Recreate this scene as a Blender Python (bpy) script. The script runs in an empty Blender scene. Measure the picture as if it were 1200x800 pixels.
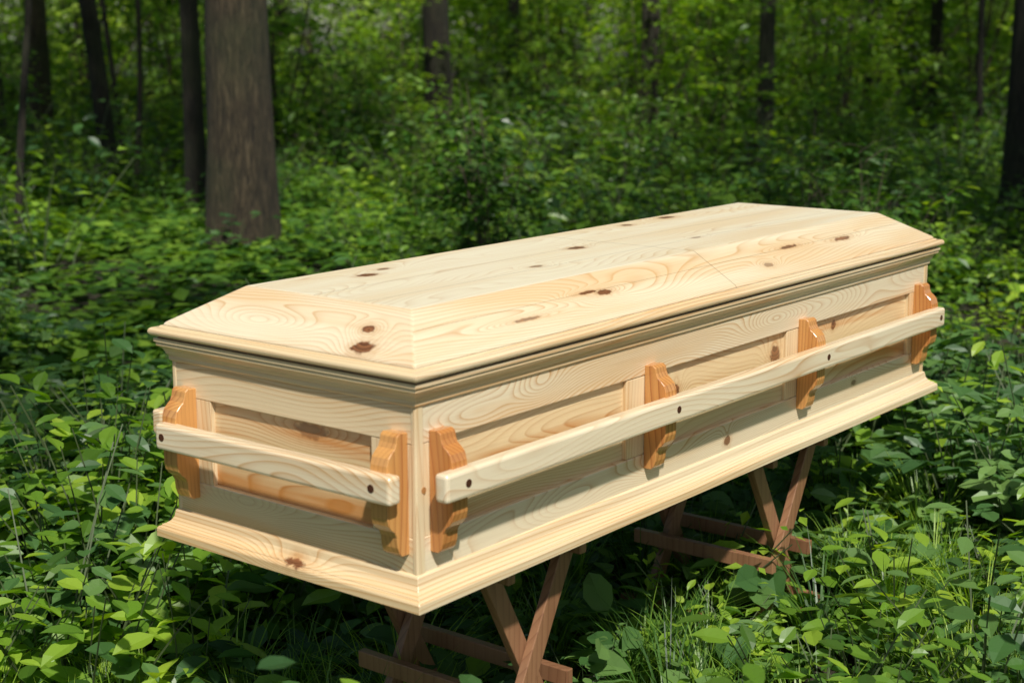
import bpy, bmesh, numpy as np, math, random
from math import radians, sin, cos, pi, atan2, sqrt
from mathutils import Vector, Matrix
rng=np.random.default_rng(7); random.seed(7)
scene=bpy.context.scene
H=0.55
LINK=scene.collection
# ------------------------------------------------------------ helpers
def mesh_obj(name,verts,faces,mats=(),parent=None,coll=None,smooth=False,midx=None):
    me=bpy.data.meshes.new(name); me.from_pydata([tuple(map(float,v)) for v in verts],[],[tuple(int(i) for i in f) for f in faces])
    for m in mats: me.materials.append(m)
    if midx is not None: me.polygons.foreach_set('material_index',midx)
    if smooth: me.polygons.foreach_set('use_smooth',[True]*len(me.polygons))
    me.update()
    ob=bpy.data.objects.new(name,me); (coll or LINK).objects.link(ob)
    if parent: ob.parent=parent
    return ob
def empty(name,loc=(0,0,0)):
    e=bpy.data.objects.new(name,None); e.location=loc; e.empty_display_size=.1; LINK.objects.link(e); return e
def bevel(ob,w=.0015,seg=2):
    m=ob.modifiers.new('bevel','BEVEL'); m.width=w; m.segments=seg; m.limit_method='ANGLE'; m.angle_limit=radians(30)
def box(name,x0,x1,y0,y1,z0,z1,mat,parent,bw=.0015):
    v=[(x,y,z) for x in(x0,x1) for y in(y0,y1) for z in(z0,z1)]
    f=[(0,1,3,2),(4,6,7,5),(0,4,5,1),(2,3,7,6),(0,2,6,4),(1,5,7,3)]
    ob=mesh_obj(name,v,f,[mat],parent)
    if bw: bevel(ob,bw)
    return ob
def beam(name,a,b,w,t,side,mat,parent,bw=.002):
    a=Vector(a);b=Vector(b);d=(b-a).normalized();s=Vector(side);s=(s-d*s.dot(d)).normalized();n=d.cross(s)
    v=[];
    for p in(a,b):
        for i,j in((-1,-1),(1,-1),(1,1),(-1,1)): v.append(p+s*(w/2*i)+n*(t/2*j))
    f=[(3,2,1,0),(4,5,6,7)]+[(i,(i+1)%4,4+(i+1)%4,4+i) for i in range(4)]
    ob=mesh_obj(name,v,f,[mat],parent); bevel(ob,bw); return ob
def frame(name,prof,hx,hy,mats,parent):
    v=[];f=[];mi=[]
    n=len(prof)
    for o,z in prof:
        v+= [(-hx-o,-hy-o,z),(hx+o,-hy-o,z),(hx+o,hy+o,z),(-hx-o,hy+o,z)]
    for i in range(n-1):
        j=(i+1)%n
        for k in range(4):
            l=(k+1)%4
            f.append((i*4+k,i*4+l,j*4+l,j*4+k)); mi.append(k%2)
    return mesh_obj(name,v,f,mats,parent,midx=mi)
class NT:
    def __init__(s,name):
        s.m=bpy.data.materials.new(name); s.m.use_nodes=True; s.t=s.m.node_tree; s.t.nodes.clear(); s.out=s.n('ShaderNodeOutputMaterial')
    def n(s,typ,**k):
        nd=s.t.nodes.new(typ)
        for a,b in k.items(): setattr(nd,a,b)
        return nd
    def l(s,a,b): s.t.links.new(a,b)
    def put(s,sock,v):
        if hasattr(v,'is_linked') or hasattr(v,'links'): s.l(v,sock)
        else: sock.default_value=v
    def math(s,op,a,b=0.0,c=None,clamp=False):
        nd=s.n('ShaderNodeMath',operation=op); nd.use_clamp=clamp
        s.put(nd.inputs[0],a); s.put(nd.inputs[1],b)
        if c is not None: s.put(nd.inputs[2],c)
        return nd.outputs[0]
    def mapping(s,vec,loc=(0,0,0),scale=(1,1,1)):
        nd=s.n('ShaderNodeMapping'); s.l(vec,nd.inputs[0]); nd.inputs['Location'].default_value=loc; nd.inputs['Scale'].default_value=scale; return nd.outputs[0]
    def noise(s,vec,scale=1,detail=2,rough=.5,dist=0):
        nd=s.n('ShaderNodeTexNoise'); s.l(vec,nd.inputs['Vector']); nd.inputs['Scale'].default_value=scale; nd.inputs['Detail'].default_value=detail; nd.inputs['Roughness'].default_value=rough; nd.inputs['Distortion'].default_value=dist; return nd.outputs['Fac']
    def ramp(s,fac,stops):
        nd=s.n('ShaderNodeValToRGB'); s.l(fac,nd.inputs[0]); e=nd.color_ramp.elements
        while len(e)<len(stops): e.new(.5)
        for el,(p,c) in zip(e,stops): el.position=p; el.color=(c[0],c[1],c[2],1) if not isinstance(c,(int,float)) else (c,c,c,1)
        return nd.outputs[0]
    def mix(s,fac,a,b,typ='MIX'):
        nd=s.n('ShaderNodeMix',data_type='RGBA',blend_type=typ); s.put(nd.inputs[0],fac)
        for sock,v in((nd.inputs[6],a),(nd.inputs[7],b)):
            if isinstance(v,tuple): sock.default_value=(v[0],v[1],v[2],1)
            else: s.l(v,sock)
        return nd.outputs[2]
# ------------------------------------------------------------ wood
def wood(name,axis,light=(.80,.685,.485),late=(.50,.235,.07),off=(0,0,0),knots=(),rings=30,lin=85,late_w=.85,tint=(.70,.40,.15),tint_amt=.45,rough=.30,fib=1.0,seams=(),coat=.45,ts=10,wig=.13):
    N=NT(name)
    co=N.n('ShaderNodeTexCoord').outputs['Object']
    al,ac=1.4,7.0
    sc={'X':(al,ac,ac),'Y':(ac,al,ac),'Z':(ac,ac,al)}[axis]
    q=N.mapping(co,off,sc)
    n1=N.noise(q,1,.8,.4,.0)
    sep=N.n('ShaderNodeSeparateXYZ'); N.l(co,sep.inputs[0]); X,Y,Z=sep.outputs
    acr={'X':N.math('ADD',Y,Z),'Y':N.math('ADD',X,Z),'Z':N.math('ADD',X,Y)}[axis]
    val=N.math('ADD',N.math('MULTIPLY',n1,rings),N.math('MULTIPLY',acr,lin))
    core=None; halo=None
    wob=N.noise(co,70,2,.6) if knots else None
    for (kx,ky,kz,r,el,dark) in knots:
        ss={'X':(1/el,1,1),'Y':(1,1/el,1),'Z':(1,1,1/el)}[axis]
        vm=N.n('ShaderNodeVectorMath',operation='SUBTRACT'); N.l(co,vm.inputs[0]); vm.inputs[1].default_value=(kx,ky,kz)
        v2=N.n('ShaderNodeVectorMath',operation='MULTIPLY'); N.l(vm.outputs[0],v2.inputs[0]); v2.inputs[1].default_value=ss
        ln=N.n('ShaderNodeVectorMath',operation='LENGTH'); N.l(v2.outputs[0],ln.inputs[0])
        d0=N.math('DIVIDE',ln.outputs['Value'],r)
        b=N.math('MULTIPLY',N.math('POWER',2.718,N.math('MULTIPLY',N.math('MULTIPLY',d0,d0),-.11)),6.2)
        val=N.math('ADD',val,b)
        if dark<=0: continue
        d=N.math('MULTIPLY',d0,N.math('MULTIPLY_ADD',wob,1.3,.35))
        c=N.math('MULTIPLY',N.math('MULTIPLY',N.math('SUBTRACT',1.35,d,clamp=True),2.6,clamp=True),dark)
        h=N.math('MULTIPLY',N.math('SUBTRACT',2.6,d,clamp=True),.6*dark)
        core=c if core is None else N.math('MAXIMUM',core,c)
        halo=h if halo is None else N.math('MAXIMUM',halo,h)
    q2=N.mapping(co,(off[1]+3,off[2],off[0]),tuple(v*4 for v in sc))
    val=N.math('ADD',val,N.math('MULTIPLY',N.noise(q2,1,1),wig))
    fr=N.math('FRACT',val)
    ring=N.ramp(fr,[(0,0.0),(.45,.06),(.78,.45),(.91,1.0),(1.0,.0)])
    q3=N.mapping(co,off,{'X':(6,420,420),'Y':(420,6,420),'Z':(420,420,6)}[axis])
    fine=N.noise(q3,1,2,.6)
    q4=N.mapping(co,(off[2]+7,off[0],off[1]),{'X':(.9,ts,ts),'Y':(ts,.9,ts),'Z':(ts,ts,.9)}[axis])
    big=N.noise(q4,1,3,.55)
    amt=N.math('MULTIPLY',ring,N.ramp(N.noise(q4,1.0,1),[(.36,.25*late_w),(.60,late_w)]))
    col=N.mix(amt,light,late)
    col=N.mix(N.ramp(big,[(.47,0.0),(.64,tint_amt)]),col,tint)
    col=N.mix(N.math('MULTIPLY',N.ramp(fine,[(.35,0.0),(.7,1.0)]),.12*fib),col,tuple(c*.62 for c in late))
    if core is not None:
        col=N.mix(N.math('MULTIPLY',halo,.5,clamp=True),col,(.48,.22,.07))
        kc=N.mix(fr,(.09,.03,.012),(.28,.11,.045))
        col=N.mix(core,col,kc)
    for sx,sw in seams:
        c2={'X':X,'Y':Y}[sx[0]]
        m=N.math('LESS_THAN',N.math('ABSOLUTE',N.math('SUBTRACT',c2,sx[1])),sw)
        col=N.mix(N.math('MULTIPLY',m,.7),col,(.16,.08,.03))
    B=N.n('ShaderNodeBsdfPrincipled'); N.l(col,B.inputs['Base Color']); B.inputs['Roughness'].default_value=rough
    B.inputs['Specular IOR Level'].default_value=.45; B.inputs['Coat Weight'].default_value=coat; B.inputs['Coat Roughness'].default_value=.18
    bp=N.n('ShaderNodeBump'); bp.inputs['Strength'].default_value=.12; bp.inputs['Distance'].default_value=.001
    N.l(N.math('ADD',ring,fine),bp.inputs['Height']); N.l(bp.outputs[0],B.inputs['Normal'])
    N.l(B.outputs[0],N.out.inputs[0]); return N.m
OR=dict(light=(.64,.32,.10),late=(.27,.075,.018),tint=(.46,.16,.04),tint_amt=.6)
PN=dict(light=(.77,.60,.35),late=(.44,.17,.04),tint=(.58,.24,.065),tint_amt=.85,ts=18)
W_top=wood('pine_lid_long','X',off=(1.3,2,0),rings=22,lin=60,late_w=.55,light=(.85,.755,.56),tint=(.78,.56,.30),rough=.45,coat=.12,seams=[(('X',0.0),.0011),(('Y',.03),.0008),(('Y',-.10),.0007)],knots=[(-.12,.02,.498,.013,1.6,1),(.30,.17,.498,.011,1.6,.9),(.50,.18,.498,.013,2.0,1),(-.70,.12,.498,.012,1.8,1),(-.62,.15,.498,.008,2,.8),(-.78,.0,.498,.02,3,0),(-.4,-.08,.498,.008,2,.7),(.2,-.1,.498,.007,2,.6)])  # flat top paler than the slopes: sky sheen put into the colour
W_slope=wood('pine_lid_slope','X',off=(4.1,.3,2),rings=26,lin=60,late_w=.65,seams=[(('X',0.0),.0011),(('Y',-.262),.0004)],knots=[(-.42,-.270,.466,.0055,4,1),(-.47,-.262,.471,.0035,7,1),(.62,-.27,.466,.005,7,.9),(.36,-.26,.472,.0045,7,.9),(-.70,-.29,.453,.0035,10,.7),(-.3,-.28,.46,.02,3,0),(.2,-.295,.45,.006,3,.6)])
W_lend=wood('pine_lid_end','Y',off=(2.1,5,1),rings=20,lin=70,late_w=.65,knots=[(-.995,-.165,.465,.0085,1.5,1),(-1.035,-.19,.4416,.0135,1.4,1),(-1.02,.1,.46,.012,3,0)])
W_rimL=wood('pine_moulding_long','X',off=(9,1,4),rings=8,lin=90,late_w=.8,light=(.79,.65,.43))
W_rimE=wood('pine_moulding_end','Y',off=(3,8,2),rings=8,lin=90,late_w=.9,light=(.78,.61,.37),knots=[(-1.07,-.03,.03,.010,3,1)])
W_sideT=wood('pine_side_top_rail','X',off=(.4,6,3),rings=38,late_w=1.0,knots=[(-.69,-.317,.330,.014,1.8,.0),(-.9,-.317,.31,.012,4,.0),(.2,-.317,.33,.012,3,0)])
W_sideB=wood('pine_side_bottom_rail','X',off=(5.4,2,7),rings=38,late_w=1.0,knots=[(-.004,-.317,.078,.010,1.0,.9),(-.62,-.317,.083,.014,3,0),(.62,-.317,.10,.006,1.5,.8),(-.25,-.317,.08,.012,3,0)])
W_endT=wood('pine_end_top_rail','Y',off=(.7,1,9),rings=30,lin=75,late_w=1.0,light=(.78,.63,.40),tint_amt=.6)
W_endB=wood('pine_end_bottom_rail','Y',off=(6.7,4,2),rings=34,lin=70,late_w=1.0,light=(.78,.63,.40),tint_amt=.6,knots=[(-1.04,.12,.09,.014,2,.0)])
W_stile=wood('pine_stile','Z',off=(2,2,2),rings=8,lin=80,late_w=.8,light=(.78,.63,.40))
W_panel=wood('pine_panel_long','X',off=(7.3,3,5),rings=28,lin=75,late_w=1.0,knots=[(-.205,-.306,.228,.012,1.1,1),(.228,-.306,.238,.017,1.1,.85),(.52,-.306,.262,.009,1.3,1),(-.75,-.306,.2,.010,5,.5)],**PN)
W_panelE=wood('pine_panel_end','Y',off=(3.3,7,5),rings=26,lin=75,late_w=1.0,knots=[(-1.03,-.05,.27,.012,3,.6)],**PN)
W_br=wood('pine_bracket','Z',off=(1,4,3),rings=9,lin=90,late_w=1.0,**OR)
W_railL=wood('pine_handle_long','X',off=(8,5,1),rings=26,lin=60,late_w=.95)
W_railE=wood('pine_handle_end','Y',off=(5,8,1),rings=24,lin=60,late_w=.95)
def plain(name,col,rough=.6):
    N=NT(name); co=N.n('ShaderNodeTexCoord').outputs['Object']
    c=N.mix(N.noise(co,60,3),tuple(v*.7 for v in col),tuple(v*1.25 for v in col))
    B=N.n('ShaderNodeBsdfPrincipled'); N.l(c,B.inputs['Base Color']); B.inputs['Roughness'].default_value=rough; N.l(B.outputs[0],N.out.inputs[0]); return N.m
M_plug=plain('dark_wood_plug',(.07,.022,.010),.45)
M_plug2=plain('pine_plug',(.42,.2,.07),.45)
M_gap=plain('shadow_gap_wood',(.20,.12,.055))
# ------------------------------------------------------------ coffin
BX,BY=1.0436,.3174
cof=empty('wooden_coffin',(0,0,H))
ZP0,ZP1=.120,.287
box('core_box',-BX+.02,BX-.02,-BY+.02,BY-.02,.01,.40,M_gap,cof,0)
for s in(-1,1):
    def yb(a,b): return (min(s*a,s*b),max(s*a,s*b))
    y=yb(BY,BY-.018)
    box('side_top_rail',-BX+.003,BX-.003,*y,ZP1,.40,W_sideT,cof,.0025)
    box('side_bottom_rail',-BX+.003,BX-.003,*y,.02,ZP0,W_sideB,cof,.0025)
    y2=yb(BY-.012,BY-.017)
    xs=[-.952,-.405,-.262,.262,.405,.940]
    for i in(0,2,4): box('side_panel',xs[i],xs[i+1],*y2,ZP0,ZP1,W_panel,cof,0)
    ym=yb(BY-.0015,BY-.017)
    box('side_stile',-BX+.004,-.952,*yb(BY-.001,BY-.017),ZP0,ZP1,W_stile,cof,.001)
    box('side_stile',.940,BX-.004,*yb(BY-.001,BY-.017),ZP0,ZP1,W_stile,cof,.001)
    box('side_muntin',-.405,-.262,*ym,ZP0,ZP1,W_stile,cof,.0025)
    box('side_muntin',.262,.405,*ym,ZP0,ZP1,W_stile,cof,.0025)
    def xb(a,b): return (min(s*a,s*b),max(s*a,s*b))
    x=xb(BX,BX-.018)
    box('end_top_rail',*x,-BY+.003,BY-.003,ZP1,.40,W_endT,cof,.0025)
    box('end_bottom_rail',*x,-BY+.003,BY-.003,.02,ZP0,W_endB,cof,.0025)
    box('end_panel',*xb(BX-.012,BX-.017),-.212,.212,ZP0,ZP1,W_panelE,cof,0)
    for t in(-1,1):
        box('end_stile',*xb(BX-.001,BX-.017),min(t*.212,t*(BY-.004)),max(t*.212,t*(BY-.004)),ZP0,ZP1,W_stile,cof,.001)
for sx in(-1,1):
    for sy in(-1,1):
        x0,x1=sorted((sx*(BX+.0015),sx*(BX-.020))); y0,y1=sorted((sy*(BY+.0015),sy*(BY-.010)))
        box('corner_post',x0,x1,y0,y1,.02,.40,W_stile,cof,.003)
base=[(-.01,.0),(.033,.0),(.033,.016),(.0305,.020),(.026,.021),(.0255,.024),(.020,.026),(.013,.031),(.008,.039),(.0065,.047),(.006,.050),(.0045,.054),(.0,.056),(-.01,.056)]
bevel(frame('base_moulding',base,BX,BY,[W_rimL,W_rimE],cof),.0008,1)
corn=[(-.005,.355),(.003,.355),(.005,.358),(.005,.366),(.0085,.369),(.010,.374),(.0135,.380),(.0195,.384),(.0215,.3865),(.0215,.392),(.0245,.394),(.0245,.4005),(-.005,.4005)]
frame('cornice_moulding',corn,BX,BY,[W_rimL,W_rimE],cof)
frame('lid_shadow_gap',[(-.01,.400),(.018,.400),(.018,.4052),(-.01,.4052)],BX,BY,[M_gap,M_gap],cof)
rim=[(-.02,.405)]+[(.0235+.0085*sin(a),.4135-.0085*cos(a)) for a in np.linspace(0,pi,9)]+[(.016,.4225),(.0145,.4250),(.012,.4252),(-.02,.4252)]
frame('lid_rim',rim,BX,BY,[W_rimL,W_rimE],cof)
lx,ly=BX+.011,BY+.011; px,py=BX+.0314-.138,BY+.0314-.132; zb,zp=.4258,.4985
v=[(-lx,-ly,zb),(lx,-ly,zb),(lx,ly,zb),(-lx,ly,zb),(-lx,-ly,zb+.004),(lx,-ly,zb+.004),(lx,ly,zb+.004),(-lx,ly,zb+.004),(-px,-py,zp),(px,-py,zp),(px,py,zp),(-px,py,zp)]
f=[(0,1,5,4),(1,2,6,5),(2,3,7,6),(3,0,4,7),(4,5,9,8),(5,6,10,9),(6,7,11,10),(7,4,8,11),(8,9,10,11)]
lid=mesh_obj('lid_panels',v,f,[W_slope,W_lend,W_top],cof,midx=[0,1,0,1,0,1,0,1,2]); bevel(lid,.006,4); lid.modifiers[0].angle_limit=radians(15)
BR=[(0,.308),(.020,.310),(.027,.305),(.029,.294),(.033,.285),(.041,.279),(.049,.271),(.053,.258),(.054,.245),(.054,.165),(.051,.152),(.044,.143),(.036,.137),(.031,.127),(.029,.108),(.025,.096),(.018,.090),(0,.090)]
def bracket(kind,c,s):
    w=.020; v=[]; n=len(BR)
    for t in(-w,w):
        for o,z in BR:
            if kind=='side': v.append((c+t,s*(BY+o-.001),z))
            else: v.append((s*(BX+o-.001),c+t,z))
    f=[tuple(range(n)),tuple(range(2*n-1,n-1,-1))]+[(i,n+i,n+(i+1)%n,(i+1)%n) for i in range(n)]
    ob=mesh_obj('handle_bracket',v,f,[W_br],cof)
    me=ob.data; bm=bmesh.new(); bm.from_mesh(me); bmesh.ops.recalc_face_normals(bm,faces=bm.faces); bm.to_mesh(me); bm.free(); bevel(ob,.0012,1)
for s in(-1,1):
    for c in(-.989,-.322,.335,.985): bracket('side',c,s)
    for c in(-.279,.272): bracket('end',c,s)
def disc(name,c,nrm,r,t,mat,parent):
    c=Vector(c);n=Vector(nrm);u=n.orthogonal().normalized();w=n.cross(u);K=18
    v=[c+u*(r*cos(2*pi*i/K))+w*(r*sin(2*pi*i/K)) for i in range(K)]; v+=[p+n*t for p in v]
    mesh_obj(name,v,[tuple(range(K,2*K))]+[(i,(i+1)%K,K+(i+1)%K,K+i) for i in range(K)],[mat],parent)
Z0,Z1=.196,.247
for s in(-1,1):
    a,b=sorted((s*(BY+.042),s*(BY+.072)))
    ob=box('side_handle_rail',-1.045,1.012,a,b,Z0,Z1,W_railL,cof,.007); ob.modifiers[0].segments=3
    for x in(-.989,-.322,.335,.985): disc('peg',(x,s*(BY+.0715),.222),(0,s,0),.0075,.0012,M_plug,cof)
    a,b=sorted((s*(BX+.042),s*(BX+.072)))
    ob=box('end_handle_rail',a,b,-.322,.292,Z0,Z1,W_railE,cof,.007); ob.modifiers[0].segments=3
    for y in(-.279,.272): disc('peg',(s*(BX+.0715),y,.222),(s,0,0),.0075,.0012,M_plug,cof)
    disc('corner_peg',(s*1.026,-BY-.0014,.205),(0,-1,0),.006,.0006,M_plug2,cof)
# ------------------------------------------------------------ trestles
W_tr=wood('stained_trestle_wood','Z',light=(.30,.15,.075),late=(.15,.06,.03),tint=(.19,.085,.04),tint_amt=.6,rough=.45,rings=5,lin=50,coat=.1)
def trestle(cx,top_hw):
    t=empty('wooden_sawhorse',(cx,0,0))
    G=-.02; top=H-.004
    for i,y in enumerate((-.245,.075)):
        dy=.011
        beam('leg',(-.165,y-dy,G),(top_hw,y-dy,top-.03),.043,.020,(1,0,0),W_tr,t)
        beam('leg',(.165,y+dy,G),(-top_hw,y+dy,top-.03),.043,.020,(1,0,0),W_tr,t)
    for s in(-1,1):
        beam('top_bar',(s*top_hw,-.30,top-.022),(s*top_hw,.15,top-.022),.022,.044,(1,0,0),W_tr,t)
        beam('stretcher',(s*.092,-.285,.240),(s*.092,.125,.240),.020,.036,(1,0,0),W_tr,t)
        beam('foot_bar',(s*.150,-.285,.080),(s*.150,.125,.080),.022,.036,(1,0,0),W_tr,t)
    return t
trestle(-.645,.115); trestle(.385,.13)
# ------------------------------------------------------------ leaves
def leafmat(name,stops,trans=.35,rough=.45,gl=.04):
    N=NT(name)
    g=N.n('ShaderNodeNewGeometry').outputs['Random Per Island']; at=N.n('ShaderNodeAttribute'); at.attribute_type='GEOMETRY'; at.attribute_name='rnd'
    f=N.math('ADD',N.math('MULTIPLY',g,.5),N.math('MULTIPLY',at.outputs['Fac'],.5))
    c=N.ramp(f,stops)  # random leaf tone; shade and sun contrast is put into its range
    D=N.n('ShaderNodeBsdfDiffuse'); N.l(c,D.inputs[0])
    T=N.n('ShaderNodeBsdfTranslucent'); c2=N.mix(1.0,c,(1.9,1.9,.4),'MULTIPLY'); N.l(c2,T.inputs[0])
    M=N.n('ShaderNodeMixShader'); M.inputs[0].default_value=trans; N.l(D.outputs[0],M.inputs[1]); N.l(T.outputs[0],M.inputs[2])
    if gl:
        G=N.n('ShaderNodeBsdfGlossy'); G.inputs['Roughness'].default_value=rough; G.inputs[0].default_value=(1,1,1,1)
        M2=N.n('ShaderNodeMixShader'); M2.inputs[0].default_value=gl; N.l(M.outputs[0],M2.inputs[1]); N.l(G.outputs[0],M2.inputs[2]); M=M2
    N.l(M.outputs[0],N.out.inputs[0])
    return N.m
L_a=leafmat('leaf_green',[(0,(.012,.040,.007)),(.42,(.055,.145,.016)),(1,(.25,.40,.04))])
L_b=leafmat('leaf_yellowgreen',[(0,(.028,.080,.010)),(.42,(.15,.29,.022)),(1,(.40,.54,.05))],.42)
L_c=leafmat('leaf_bluegreen',[(0,(.014,.048,.014)),(.45,(.052,.13,.030)),(1,(.18,.30,.075))],.25,.50,.035)
L_can=leafmat('leaf_canopy',[(0,(.010,.040,.006)),(.42,(.080,.19,.014)),(1,(.42,.58,.045))],.42,.5,0)  # bright end raised to put sunlit patches into the leaf colour
M_stem=plain('green_stem',(.06,.085,.03)); M_twig=plain('twig_bark',(.06,.042,.028),.8)
T_leaf=(np.array([(0,0,0),(.20,.22,.03),(.27,.48,.04),(.17,.78,.01),(0,1,-.10),(-.17,.78,.01),(-.27,.48,.04),(-.20,.22,.03),(0,.30,-.02),(0,.65,-.04)],float),
 [(0,1,8),(1,2,9,8),(2,3,9),(3,4,9),(4,5,9),(5,6,9),(6,7,8,9),(7,0,8)])
T_small=(np.array([(0,0,0),(.26,.45,.05),(0,1,-.08),(-.26,.45,.05)],float),[(0,1,2),(0,2,3)])
def lobed():
    A=[(-150,.30),(-118,.62),(-95,.38),(-62,.80),(-45,.72),(-32,.42),(-14,.85),(0,1.05),(14,.85),(32,.42),(45,.72),(62,.80),(95,.38),(118,.62),(150,.30)]
    v=[(0,.28,-.03)]
    for a,r in A: v.append((sin(radians(a))*r*.62,.28+cos(radians(a))*r*.68,.05-.12*r*r+.02*((a%3)-1)))
    v.append((0,0.02,0))
    n=len(v); f=[(0,i,i+1) for i in range(1,n-1)]+[(0,n-1,1)]
    return (np.array(v),f)
T_lob=lobed()
def frames(d,up):
    d=d/np.linalg.norm(d,axis=1,keepdims=True); x=np.cross(d,up); x/=np.linalg.norm(x,axis=1,keepdims=True)+1e-9; z=np.cross(x,d); return np.stack([x,d,z],axis=2)
class Plant:
    def __init__(s): s.v=[];s.f=[];s.m=[];s.n=0
    def leaves(s,T,pos,d,up,size,m=0):
        R=frames(d,up); tv,tf=T; P=np.einsum('nij,kj->nki',R,tv)*size[:,None,None]+pos[:,None,:]
        k=len(tv)
        for i in range(len(pos)):
            s.v+=P[i].tolist(); o=s.n; s.f+=[tuple(o+j for j in q) for q in tf]; s.m+=[m]*len(tf); s.n+=k
    def tube(s,pts,r0,r1,m=1,k=3):
        pts=[np.array(p,float) for p in pts]; n=len(pts)
        for i,p in enumerate(pts):
            d=pts[min(i+1,n-1)]-pts[max(i-1,0)]; d/=np.linalg.norm(d)+1e-9
            u=np.cross(d,(0.3,.9,.1)); u/=np.linalg.norm(u)+1e-9; w=np.cross(d,u); r=r0+(r1-r0)*i/(n-1)
            for j in range(k): a=2*pi*j/k; s.v.append((p+u*r*cos(a)+w*r*sin(a)).tolist())
        for i in range(n-1):
            for j in range(k): s.f.append((s.n+i*k+j,s.n+i*k+(j+1)%k,s.n+(i+1)*k+(j+1)%k,s.n+(i+1)*k+j)); s.m.append(m)
        s.n+=n*k
    def make(s,name,mats,coll): return mesh_obj(name,s.v,s.f,mats,coll=coll,midx=s.m)
def up_rand(n,j=.35):
    u=np.zeros((n,3));u[:,2]=1;return u+rng.normal(0,j,(n,3))
def herb(nst,h,spread,T,ls,nl,droop=.2):
    P=Plant()
    for i in range(nst):
        a=rng.uniform(0,2*pi); r0=rng.uniform(0,.08); hh=h*rng.uniform(.55,1.1); lean=spread*rng.uniform(.3,1)
        b=np.array([r0*cos(a),r0*sin(a),-.02]); pts=[b+np.array([cos(a)*lean*t**1.5,sin(a)*lean*t**1.5,hh*t]) for t in np.linspace(0,1,5)]
        P.tube(pts,.003,.0015)
        n=nl; t=np.linspace(.25,1,n)+rng.normal(0,.03,n)
        pos=np.stack([b[0]+cos(a)*lean*np.abs(t)**1.5,b[1]+sin(a)*lean*np.abs(t)**1.5,hh*t],1)
        ph=np.arange(n)*2.4+rng.uniform(0,6); d=np.stack([np.cos(ph),np.sin(ph),rng.normal(.05-droop,.22,n)],1)
        size=ls*rng.uniform(.6,1.15,n)*(1.1-.45*np.clip(t,0,1))
        off=d.copy(); off[:,2]=.3; pos2=pos+off*(ls*.25)
        P.leaves(T,pos2,d,up_rand(n,.25),size)
    return P
def cover(n,rad,T,ls,zmax):
    P=Plant(); a=rng.uniform(0,2*pi,n); r=rad*np.sqrt(rng.uniform(0,1,n)); z=rng.uniform(.01,zmax,n)
    pos=np.stack([r*np.cos(a),r*np.sin(a),z],1); p=rng.uniform(0,2*pi,n); d=np.stack([np.cos(p),np.sin(p),rng.normal(0,.25,n)],1)
    P.leaves(T,pos,d,up_rand(n,.35),ls*rng.uniform(.5,1.2,n)); return P
def grass(n,h):
    P=Plant()
    for i in range(n):
        a=rng.uniform(0,2*pi); r=rng.uniform(0,.10); l=h*rng.uniform(.5,1.1); le=l*rng.uniform(.2,.9); w=rng.uniform(.002,.0045)
        px,py=-sin(a)*w,cos(a)*w; K=5; base=P.n
        for k in range(K):
            t=k/(K-1); c=(r*cos(a)+cos(a)*le*t*t, r*sin(a)+sin(a)*le*t*t, l*(t-.35*t**3*(le/l)))
            ww=1-t**2*.95; P.v+= [[c[0]+px*ww,c[1]+py*ww,c[2]],[c[0]-px*ww,c[1]-py*ww,c[2]]]
        for k in range(K-1): P.f.append((base+2*k,base+2*k+1,base+2*k+3,base+2*k+2)); P.m.append(0)
        P.n+=2*K
    return P
def shrub(h,nst,spread,nl,ls,T):
    P=Plant()
    for i in range(nst):
        a=rng.uniform(0,2*pi); hh=h*rng.uniform(.5,1.05); lean=spread*rng.uniform(.2,1)
        f=lambda t:np.array([cos(a)*lean*t**1.3,sin(a)*lean*t**1.3,hh*t])
        P.tube([f(t) for t in np.linspace(0,1,5)],.009*h/1.5,.002)
        for b in range(6):
            t0=rng.uniform(.25,1); o=f(t0); a2=rng.uniform(0,2*pi); bl=h*.22*rng.uniform(.5,1.2)
            tip=o+np.array([cos(a2)*bl,sin(a2)*bl,bl*rng.uniform(-.1,.45)]); P.tube([o,(o+tip)/2+np.array([0,0,.03]),tip],.003,.0015)
            t=rng.uniform(.1,1.05,nl); pos=o+(tip-o)*t[:,None]+rng.normal(0,.035*h,(nl,3))*np.array([1,1,.5])
            ph=a2+rng.choice([-1,1],nl)*rng.uniform(.3,1.3,nl); d=np.stack([np.cos(ph),np.sin(ph),rng.normal(-.15,.25,nl)],1)
            P.leaves(T,pos,d,up_rand(nl,.3),ls*rng.uniform(.6,1.2,nl))
    return P
def clump(n,R,Hh,ls,nb=12):
    P=Plant(); 
    for b in range(nb):
        c=rng.normal(0,.45,3)*np.array([R,R,Hh]); m=n//nb; rr=R*rng.uniform(.25,.5)
        P.tube([c*0,c*.6,c],.02,.006)
        a=rng.uniform(0,2*pi,m); r=rr*np.sqrt(rng.uniform(0,1,m)); pos=c+np.stack([r*np.cos(a),r*np.sin(a),rng.normal(0,.10,m)-.1*r],1)
        p=rng.uniform(0,2*pi,m); d=np.stack([np.cos(p),np.sin(p),rng.normal(-.2,.3,m)],1); P.leaves(T_small,pos,d,up_rand(m,.4),ls*rng.uniform(.6,1.2,m))
    return P
kit=bpy.data.collections.new('plant_kit')
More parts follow.
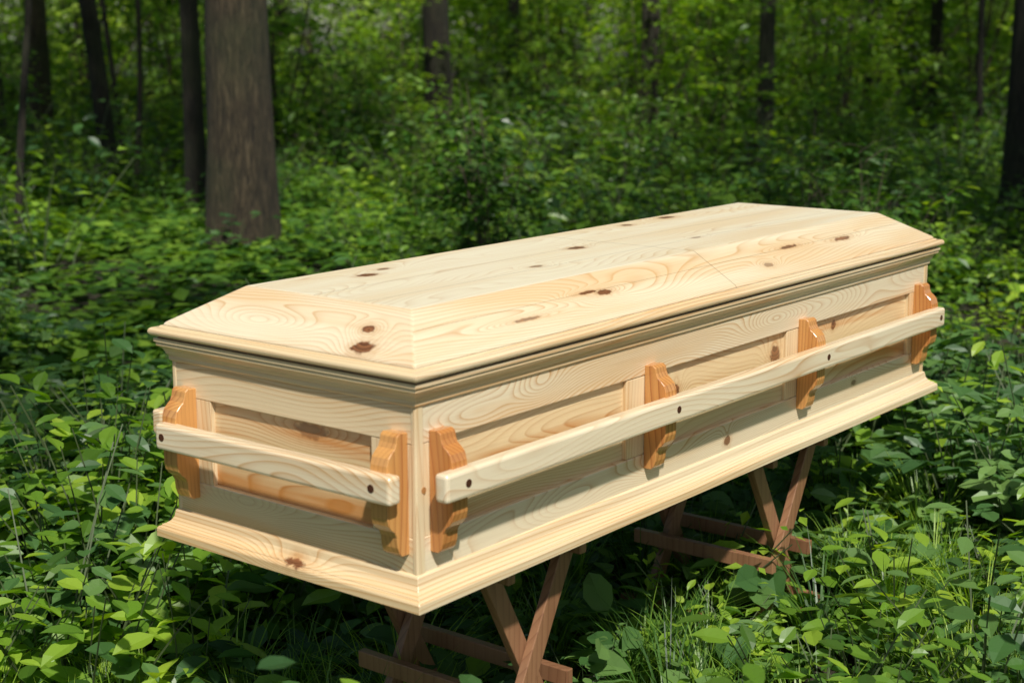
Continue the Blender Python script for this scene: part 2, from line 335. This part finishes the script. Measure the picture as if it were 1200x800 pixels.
protos=[(herb(8,.40,.22,T_leaf,.11,6),[L_b,M_stem]),(herb(10,.30,.2,T_leaf,.07,8),[L_a,M_stem]),(herb(7,.36,.2,T_lob,.17,3,.0),[L_c,M_stem]),
 (grass(60,.42),[L_a]),(shrub(1.3,7,.5,10,.095,T_small),[L_a,M_twig]),(shrub(2.6,7,.9,16,.12,T_small),[L_b,M_twig]),
 (clump(480,1.35,.7,.19),[L_can,M_twig]),(cover(60,.30,T_leaf,.085,.12),[L_a,M_stem]),(cover(45,.30,T_leaf,.10,.20),[L_c,M_stem]),
 (herb(8,.55,.28,T_leaf,.095,8),[L_c,M_stem]),(herb(9,.28,.25,T_small,.06,10),[L_b,M_stem]),(cover(60,.32,T_small,.09,.16),[L_a,M_stem]),(herb(8,.36,.25,T_small,.085,8),[L_a,M_stem])]
protos.append((grass(70,.40),[L_b]))
for i,(P,m) in enumerate(protos): P.make('p%02d'%i,m,kit)
def scatter(name,pts,rots,scl,idx,parent=None):
    me=bpy.data.meshes.new(name); me.from_pydata([tuple(p) for p in pts],[],[]); 
    a=me.attributes.new('rot','FLOAT_VECTOR','POINT'); a.data.foreach_set('vector',np.asarray(rots,dtype=np.float32).ravel())
    a=me.attributes.new('scl','FLOAT_VECTOR','POINT'); a.data.foreach_set('vector',np.asarray(scl,dtype=np.float32).ravel())
    a=me.attributes.new('idx','INT','POINT'); a.data.foreach_set('value',np.asarray(idx,dtype=np.int32))
    a=me.attributes.new('rnd','FLOAT','POINT'); a.data.foreach_set('value',rng.uniform(0,1,len(pts)).astype(np.float32))
    ob=bpy.data.objects.new(name,me); LINK.objects.link(ob)
    if parent: ob.parent=parent
    m=ob.modifiers.new('scatter','NODES'); m.node_group=GN; return ob
GN=bpy.data.node_groups.new('scatter','GeometryNodeTree')
GN.interface.new_socket('Geometry',in_out='INPUT',socket_type='NodeSocketGeometry'); GN.interface.new_socket('Geometry',in_out='OUTPUT',socket_type='NodeSocketGeometry')
gi=GN.nodes.new('NodeGroupInput');go=GN.nodes.new('NodeGroupOutput');ip=GN.nodes.new('GeometryNodeInstanceOnPoints');ci=GN.nodes.new('GeometryNodeCollectionInfo');rl=GN.nodes.new('GeometryNodeRealizeInstances')
ci.inputs['Collection'].default_value=kit; ci.inputs['Separate Children'].default_value=True; ci.inputs['Reset Children'].default_value=True
def attr(n,t):
    x=GN.nodes.new('GeometryNodeInputNamedAttribute'); x.data_type=t; x.inputs['Name'].default_value=n; return x.outputs['Attribute']
GN.links.new(gi.outputs[0],ip.inputs['Points']);GN.links.new(ci.outputs[0],ip.inputs['Instance']);ip.inputs['Pick Instance'].default_value=True
GN.links.new(attr('idx','INT'),ip.inputs['Instance Index'])
er=GN.nodes.new('FunctionNodeEulerToRotation'); GN.links.new(attr('rot','FLOAT_VECTOR'),er.inputs[0]); GN.links.new(er.outputs[0],ip.inputs['Rotation'])
GN.links.new(attr('scl','FLOAT_VECTOR'),ip.inputs['Scale']); GN.links.new(ip.outputs[0],rl.inputs[0]); GN.links.new(rl.outputs[0],go.inputs[0])
# ------------------------------------------------------------ ground
CAM=np.array([-2.926,-2.031,.974+H]); HD=pi/2-.898
def gz(x,y): return .05*np.sin(x*.9+1)*np.cos(y*.7)+.10*np.sin(x*.23+y*.17)*np.clip((np.hypot(x,y)-2)/6,0,1)-.03
def build_ground():
    g=np.concatenate([-np.geomspace(130,8,16),np.linspace(-7.5,16,80),np.geomspace(17,130,18)])
    v=[];n=len(g)
    for y in g:
        for x in g: v.append((x,y,gz(x,y)+(.015*sin(x*7)*cos(y*6.1))))
    f=[(j*n+i,j*n+i+1,(j+1)*n+i+1,(j+1)*n+i) for j in range(n-1) for i in range(n-1)]
    N=NT('forest_soil'); co=N.n('ShaderNodeTexCoord').outputs['Object']
    c=N.ramp(N.noise(co,9,6,.7),[(.3,(.012,.012,.006)),(.55,(.035,.028,.014)),(.75,(.03,.05,.014))])
    B=N.n('ShaderNodeBsdfPrincipled'); N.l(c,B.inputs['Base Color']); B.inputs['Roughness'].default_value=.95
    bp=N.n('ShaderNodeBump'); bp.inputs['Distance'].default_value=.03; N.l(N.noise(co,30,5,.7),bp.inputs['Height']); N.l(bp.outputs[0],B.inputs['Normal']); N.l(B.outputs[0],N.out.inputs[0])
    mesh_obj('forest_ground',v,f,[N.m],smooth=True)
build_ground()
# ------------------------------------------------------------ undergrowth
pts=[];ro=[];sc=[];ix=[]
def plant(X,Y,k,sz,zs=1.0):
    pts.append((X,Y,gz(X,Y))); ro.append((rng.normal(0,.1),rng.normal(0,.1),rng.uniform(0,6.28))); sc.append((sz,sz,sz*rng.uniform(.8,1.15)*zs)); ix.append(k)
def add(n,r0,r1,half,kinds,s0,s1,gap=None,amin=None,zs=1.0,low=True):
    r=np.sqrt(rng.uniform(r0*r0,r1*r1,n)); 
    da=rng.uniform(-radians(half),radians(half),n); a=HD+da; x=CAM[0]+r*np.cos(a); y=CAM[1]+r*np.sin(a); k=rng.choice(kinds,n); s=rng.uniform(s0,s1,n)
    for i in range(n):
        X,Y=x[i],y[i]
        if gap and da[i]>gap: continue
        if low and 6<r[i]<12.5 and .10<da[i]<.30 and rng.uniform()<.9: continue
        if amin is not None and sin(X*1.3+2*sin(Y*.8))+sin(Y*1.7+X*.6)<amin: continue
        inside=abs(X)<1.2 and abs(Y)<.5
        sz=s[i]
        if inside and k[i] in(0,1,2,9): sz*=.6
        plant(X,Y,k[i],sz,zs)
add(520,1.2,7,48,[7,7,8],.8,1.25,low=False); add(1200,7,18,40,[11],1.2,1.9,zs=.5,low=False)
add(280,1.7,6.5,45,[0,1,2,9,10,0],.6,1.2)
add(130,1.7,5.5,45,[0,0,9,2],.9,1.35,amin=.3)
add(420,6.5,11,36,[0,1,1,2,12,10],.6,1.2)
add(360,9,17,34,[12,10,12,9,0],1.2,2.2,amin=-.3)
add(520,16,34,28,[12,10,10],2.0,3.4)
add(120,8,16,30,[4],.45,.95,gap=.10,amin=-.2)
add(150,15,30,30,[4,5,5],.7,1.3,amin=-.6)
add(110,24,48,28,[5,5,4],1.0,1.9)
for (X,Y,R,k,n,a,b) in [(-.3,1.5,.6,0,14,1.1,1.6),(-1.2,.9,.35,0,6,.8,1.1),(2.2,.0,.5,2,9,1.2,1.7),(1.5,-.75,.45,2,9,.9,1.3),(.6,-.95,.4,0,7,.7,1.0),(0,-.9,.3,1,6,.8,1.1),(.9,2.2,.7,9,9,1.1,1.4),(2.6,1.6,.6,2,7,1.2,1.5)]:
    for i in range(n): plant(X+rng.normal(0,R*.6),Y+rng.normal(0,R*.6),k,rng.uniform(a,b))
scatter('forest_undergrowth',pts,ro,sc,ix)
gp=[];gr=[];gs=[];gi_=[]
for i in range(230):
    x=rng.uniform(-1.8,2.2);y=rng.uniform(-1.6,.5)
    if sin(x*2.1+1)+cos(y*2.7)<.1: continue
    gp.append((x,y,gz(x,y))); gr.append((0,0,rng.uniform(0,6))); q=rng.uniform(.4,.85); gs.append((q,q,q)); gi_.append(3)
for (X,Y,R,n) in [(-1.5,.35,.25,16),(-.9,.65,.3,14),(-.75,-.1,.25,12),(.9,-.75,.3,14),(.1,-1.0,.2,8)]:
    for i in range(n):
        x=X+rng.normal(0,R);y=Y+rng.normal(0,R); gp.append((x,y,gz(x,y))); gr.append((0,0,rng.uniform(0,6))); q=rng.uniform(.5,.85); gs.append((q,q,q)); gi_.append(13)
scatter('grass_tufts',gp,gr,gs,gi_)
# ------------------------------------------------------------ trees
s=Vector((-.37,-.50,.783)).normalized()
def shade_ok(x,y,z,thr=.55):
    """keeps leaf clumps by where their shadow lands: shade in patches, coffin kept sunlit"""
    t=(z-.6)/s.z; qx,qy=x-s.x*t,y-s.y*t
    if (qx/2.7)**2+(qy/1.9)**2<1: return False
    r=math.hypot(qx-CAM[0],qy-CAM[1]); da=atan2(qy-CAM[1],qx-CAM[0])-HD
    if r>6 and (da<-.13 or da>.20): thr-=.8      # extra clumps, to shade both sides of the background
    elif r>5: thr+=.35
    m=sin(qx*.95+1.7*sin(qy*.45+1))+sin(qy*1.15+.8*qx*.6+2)
    return m>thr
def barkmat(name,c0,c1):
    N=NT(name); co=N.n('ShaderNodeTexCoord').outputs['Object']; q=N.mapping(co,(0,0,0),(26,26,4)); n=N.noise(q,1.6,6,.7,.6)
    c=N.ramp(n,[(.36,tuple(v*.25 for v in c0)),(.52,c0),(.68,c1)]); c=N.mix(N.ramp(N.noise(co,1.5,3),[(.45,0.0),(.7,.55)]),c,(.045,.06,.018))
    B=N.n('ShaderNodeBsdfPrincipled'); N.l(c,B.inputs['Base Color']); B.inputs['Roughness'].default_value=.9
    bp=N.n('ShaderNodeBump'); bp.inputs['Distance'].default_value=.05; bp.inputs['Strength'].default_value=1; N.l(n,bp.inputs['Height']); N.l(bp.outputs[0],B.inputs['Normal']); N.l(B.outputs[0],N.out.inputs[0]); return N.m
bk1=barkmat('bark_brown',(.050,.036,.018),(.12,.088,.048)); bk2=barkmat('bark_dark',(.018,.014,.008),(.042,.032,.018)); bk3=barkmat('bark_grey',(.05,.046,.03),(.105,.096,.07))
def tree(name,x,y,r,h,mat,lean=(0,0),crown=10,flare=1.35,curve=0,cz=6.0):
    z0=float(gz(x,y))-.1; K=14; nz=22; v=[];f=[]; ph=rng.uniform(0,6)
    P=Plant()
    for i in range(nz):
        t=i/(nz-1); zz=h*t**1.4; rr=r*(1-.72*t)*(1+(flare-1)*math.exp(-zz/(.9*r+.12)))
        cx=lean[0]*zz+curve*sin(zz*.9+ph)*.1; cy=lean[1]*zz+curve*cos(zz*.7+ph)*.1
        for j in range(K):
            a=2*pi*j/K; w=1+.07*sin(3*a+ph+zz*.3)+.04*sin(5*a-zz)+.02*rng.normal(); v.append((cx+rr*w*cos(a),cy+rr*w*sin(a),zz))
    for i in range(nz-1):
        for j in range(K): f.append((i*K+j,i*K+(j+1)%K,(i+1)*K+(j+1)%K,(i+1)*K+j))
    P.v=[list(q) for q in v];P.f=f;P.m=[0]*len(f);P.n=len(v)
    cp=[];cr=[];cs=[]
    for i in range(crown):
        zz=rng.uniform(cz,h*1.02); a=rng.uniform(0,2*pi); L=rng.uniform(.6,3.0)*(1.1-.4*zz/h)
        o=np.array([lean[0]*zz,lean[1]*zz,zz-.5]); tip=o+np.array([cos(a)*L,sin(a)*L,.8])
        if i>2 and not shade_ok(x+tip[0],y+tip[1],tip[2],.15): continue
        P.tube([o,(o+tip)/2+np.array([0,0,.15]),tip],max(.02,r*.22),.012,0,5)
        cp.append(tip);cr.append((0,0,rng.uniform(0,6)));q=rng.uniform(.8,1.4);cs.append((q,q,q))
    ob=mesh_obj(name,P.v,P.f,[mat],midx=P.m,smooth=True); ob.location=(x,y,z0)
    if cp: scatter('crown',cp,cr,cs,[6]*len(cp),ob)
    return ob
tree('maple_tree',4.03,5.84,.245,13,bk1,crown=12,flare=1.25)
tree('young_tree',5.72,8.33,.10,10,bk2,crown=7,flare=1.25)
tree('young_tree',6.35,10.38,.10,10,bk2,lean=(-.045,.055),crown=7,curve=.5)
tree('forest_tree',10.13,16.9,.18,13,bk1,crown=8)
tree('forest_tree',12.1,11.1,.20,14,bk2,lean=(-.02,.02),crown=9)
tree('forest_tree',19.0,15.4,.14,15,bk2,crown=7)
tree('forest_tree',15.4,10.1,.15,14,bk3,crown=8)
tree('sapling_tree',11.3,7.28,.045,7,bk2,crown=3,curve=.5,cz=4.5)
tree('forest_tree',13.63,7.28,.12,11,bk3,crown=7,lean=(.01,0))
tree('forest_tree',8.80,2.28,.17,12,bk2,crown=8)
tree('sapling_tree',16.9,7.5,.07,9,bk2,crown=4,curve=.4)
tree('sapling_tree',7.0,10.9,.035,7,bk2,lean=(.03,-.03),crown=3,curve=1.2,cz=4.5)
tree('forest_tree',17.6,19.8,.16,13,bk2,crown=7,lean=(-.03,.03))
tree('forest_tree',21.5,21.6,.12,13,bk3,crown=7)
tree('sapling_tree',11.95,3.87,.04,7,bk2,crown=4,curve=1,cz=4.5)
tree('forest_tree',23.6,11.9,.13,13,bk2,crown=7)
tree('forest_tree',20.0,7.9,.12,13,bk2,crown=7)
tree('forest_tree',26.3,19,.1,12,bk2,crown=6)
tree('forest_tree',6.95,13.0,.06,9,bk2,crown=5,curve=.6)
tree('sapling_tree',3.1,6.9,.03,6,bk2,lean=(.05,-.02),crown=3,curve=1,cz=4)
tree('sapling_tree',8.6,13.2,.04,7,bk2,lean=(-.03,.01),crown=3,curve=.8,cz=4.5)
# ------------------------------------------------------------ unseen shade canopy and far forest
cp=[];cr=[];cs=[]
def put(x,y,z,sc_,chk=True):
    if chk and not shade_ok(x,y,z): return
    if math.hypot(x,y)<2.6 and z>3: return
    cp.append((x,y,z));cr.append((rng.normal(0,.2),rng.normal(0,.2),rng.uniform(0,6)));cs.append((sc_,sc_,sc_))
for i in range(620):
    put(rng.uniform(-14,24),rng.uniform(-16,20),rng.uniform(7,10),rng.uniform(.9,1.3))
scatter('shade_canopy',cp,cr,cs,[6]*len(cp))  # clumps added above the view to cast patchy shade
cp=[];cr=[];cs=[]
for i in range(170):
    a=HD+rng.uniform(-.62,.62); r=rng.uniform(28,56); put(CAM[0]+r*cos(a),CAM[1]+r*sin(a),rng.uniform(.6,7.5),rng.uniform(1.0,1.9),False)
for i in range(85):
    a=HD+rng.uniform(-.55,.55); r=rng.uniform(46,66); put(CAM[0]+r*cos(a),CAM[1]+r*sin(a),rng.uniform(1.5,9),rng.uniform(2.0,3.0),False)
for i in range(26):
    a=HD+rng.uniform(-.5,.5); r=rng.uniform(17,27); put(CAM[0]+r*cos(a),CAM[1]+r*sin(a),rng.uniform(2.6,5.5),rng.uniform(.5,.9),False)
scatter('distant_foliage',cp,cr,cs,[6]*len(cp))
# ------------------------------------------------------------ light
el=math.asin(s.z); az=atan2(s.x,s.y)
w=bpy.data.worlds.new('World'); scene.world=w; w.use_nodes=True; nt=w.node_tree
sky=nt.nodes.new('ShaderNodeTexSky'); sky.sky_type='NISHITA'; sky.sun_disc=False; sky.sun_elevation=el; sky.sun_rotation=az
bg=nt.nodes['Background']; nt.links.new(sky.outputs[0],bg.inputs[0]); bg.inputs[1].default_value=.09
sd=bpy.data.lights.new('sun','SUN'); sd.energy=5.0; sd.angle=radians(2.0); sd.color=(1,.96,.89)
so=bpy.data.objects.new('sun',sd); LINK.objects.link(so); so.rotation_euler=s.to_track_quat('Z','Y').to_euler(); so.location=(-5,-8,12)
# ------------------------------------------------------------ camera
cd=bpy.data.cameras.new('camera'); cd.sensor_width=36; cd.lens=36*1805.2/1200; cd.clip_end=400; cd.clip_start=.05
cd.dof.use_dof=True; cd.dof.focus_distance=3.4; cd.dof.aperture_fstop=4.0
co=bpy.data.objects.new('camera',cd); LINK.objects.link(co); co.location=CAM; co.rotation_euler=(1.3743,.0038,-.898); scene.camera=co
scene.view_settings.view_transform='Standard'; scene.view_settings.look='None'; scene.view_settings.exposure=0
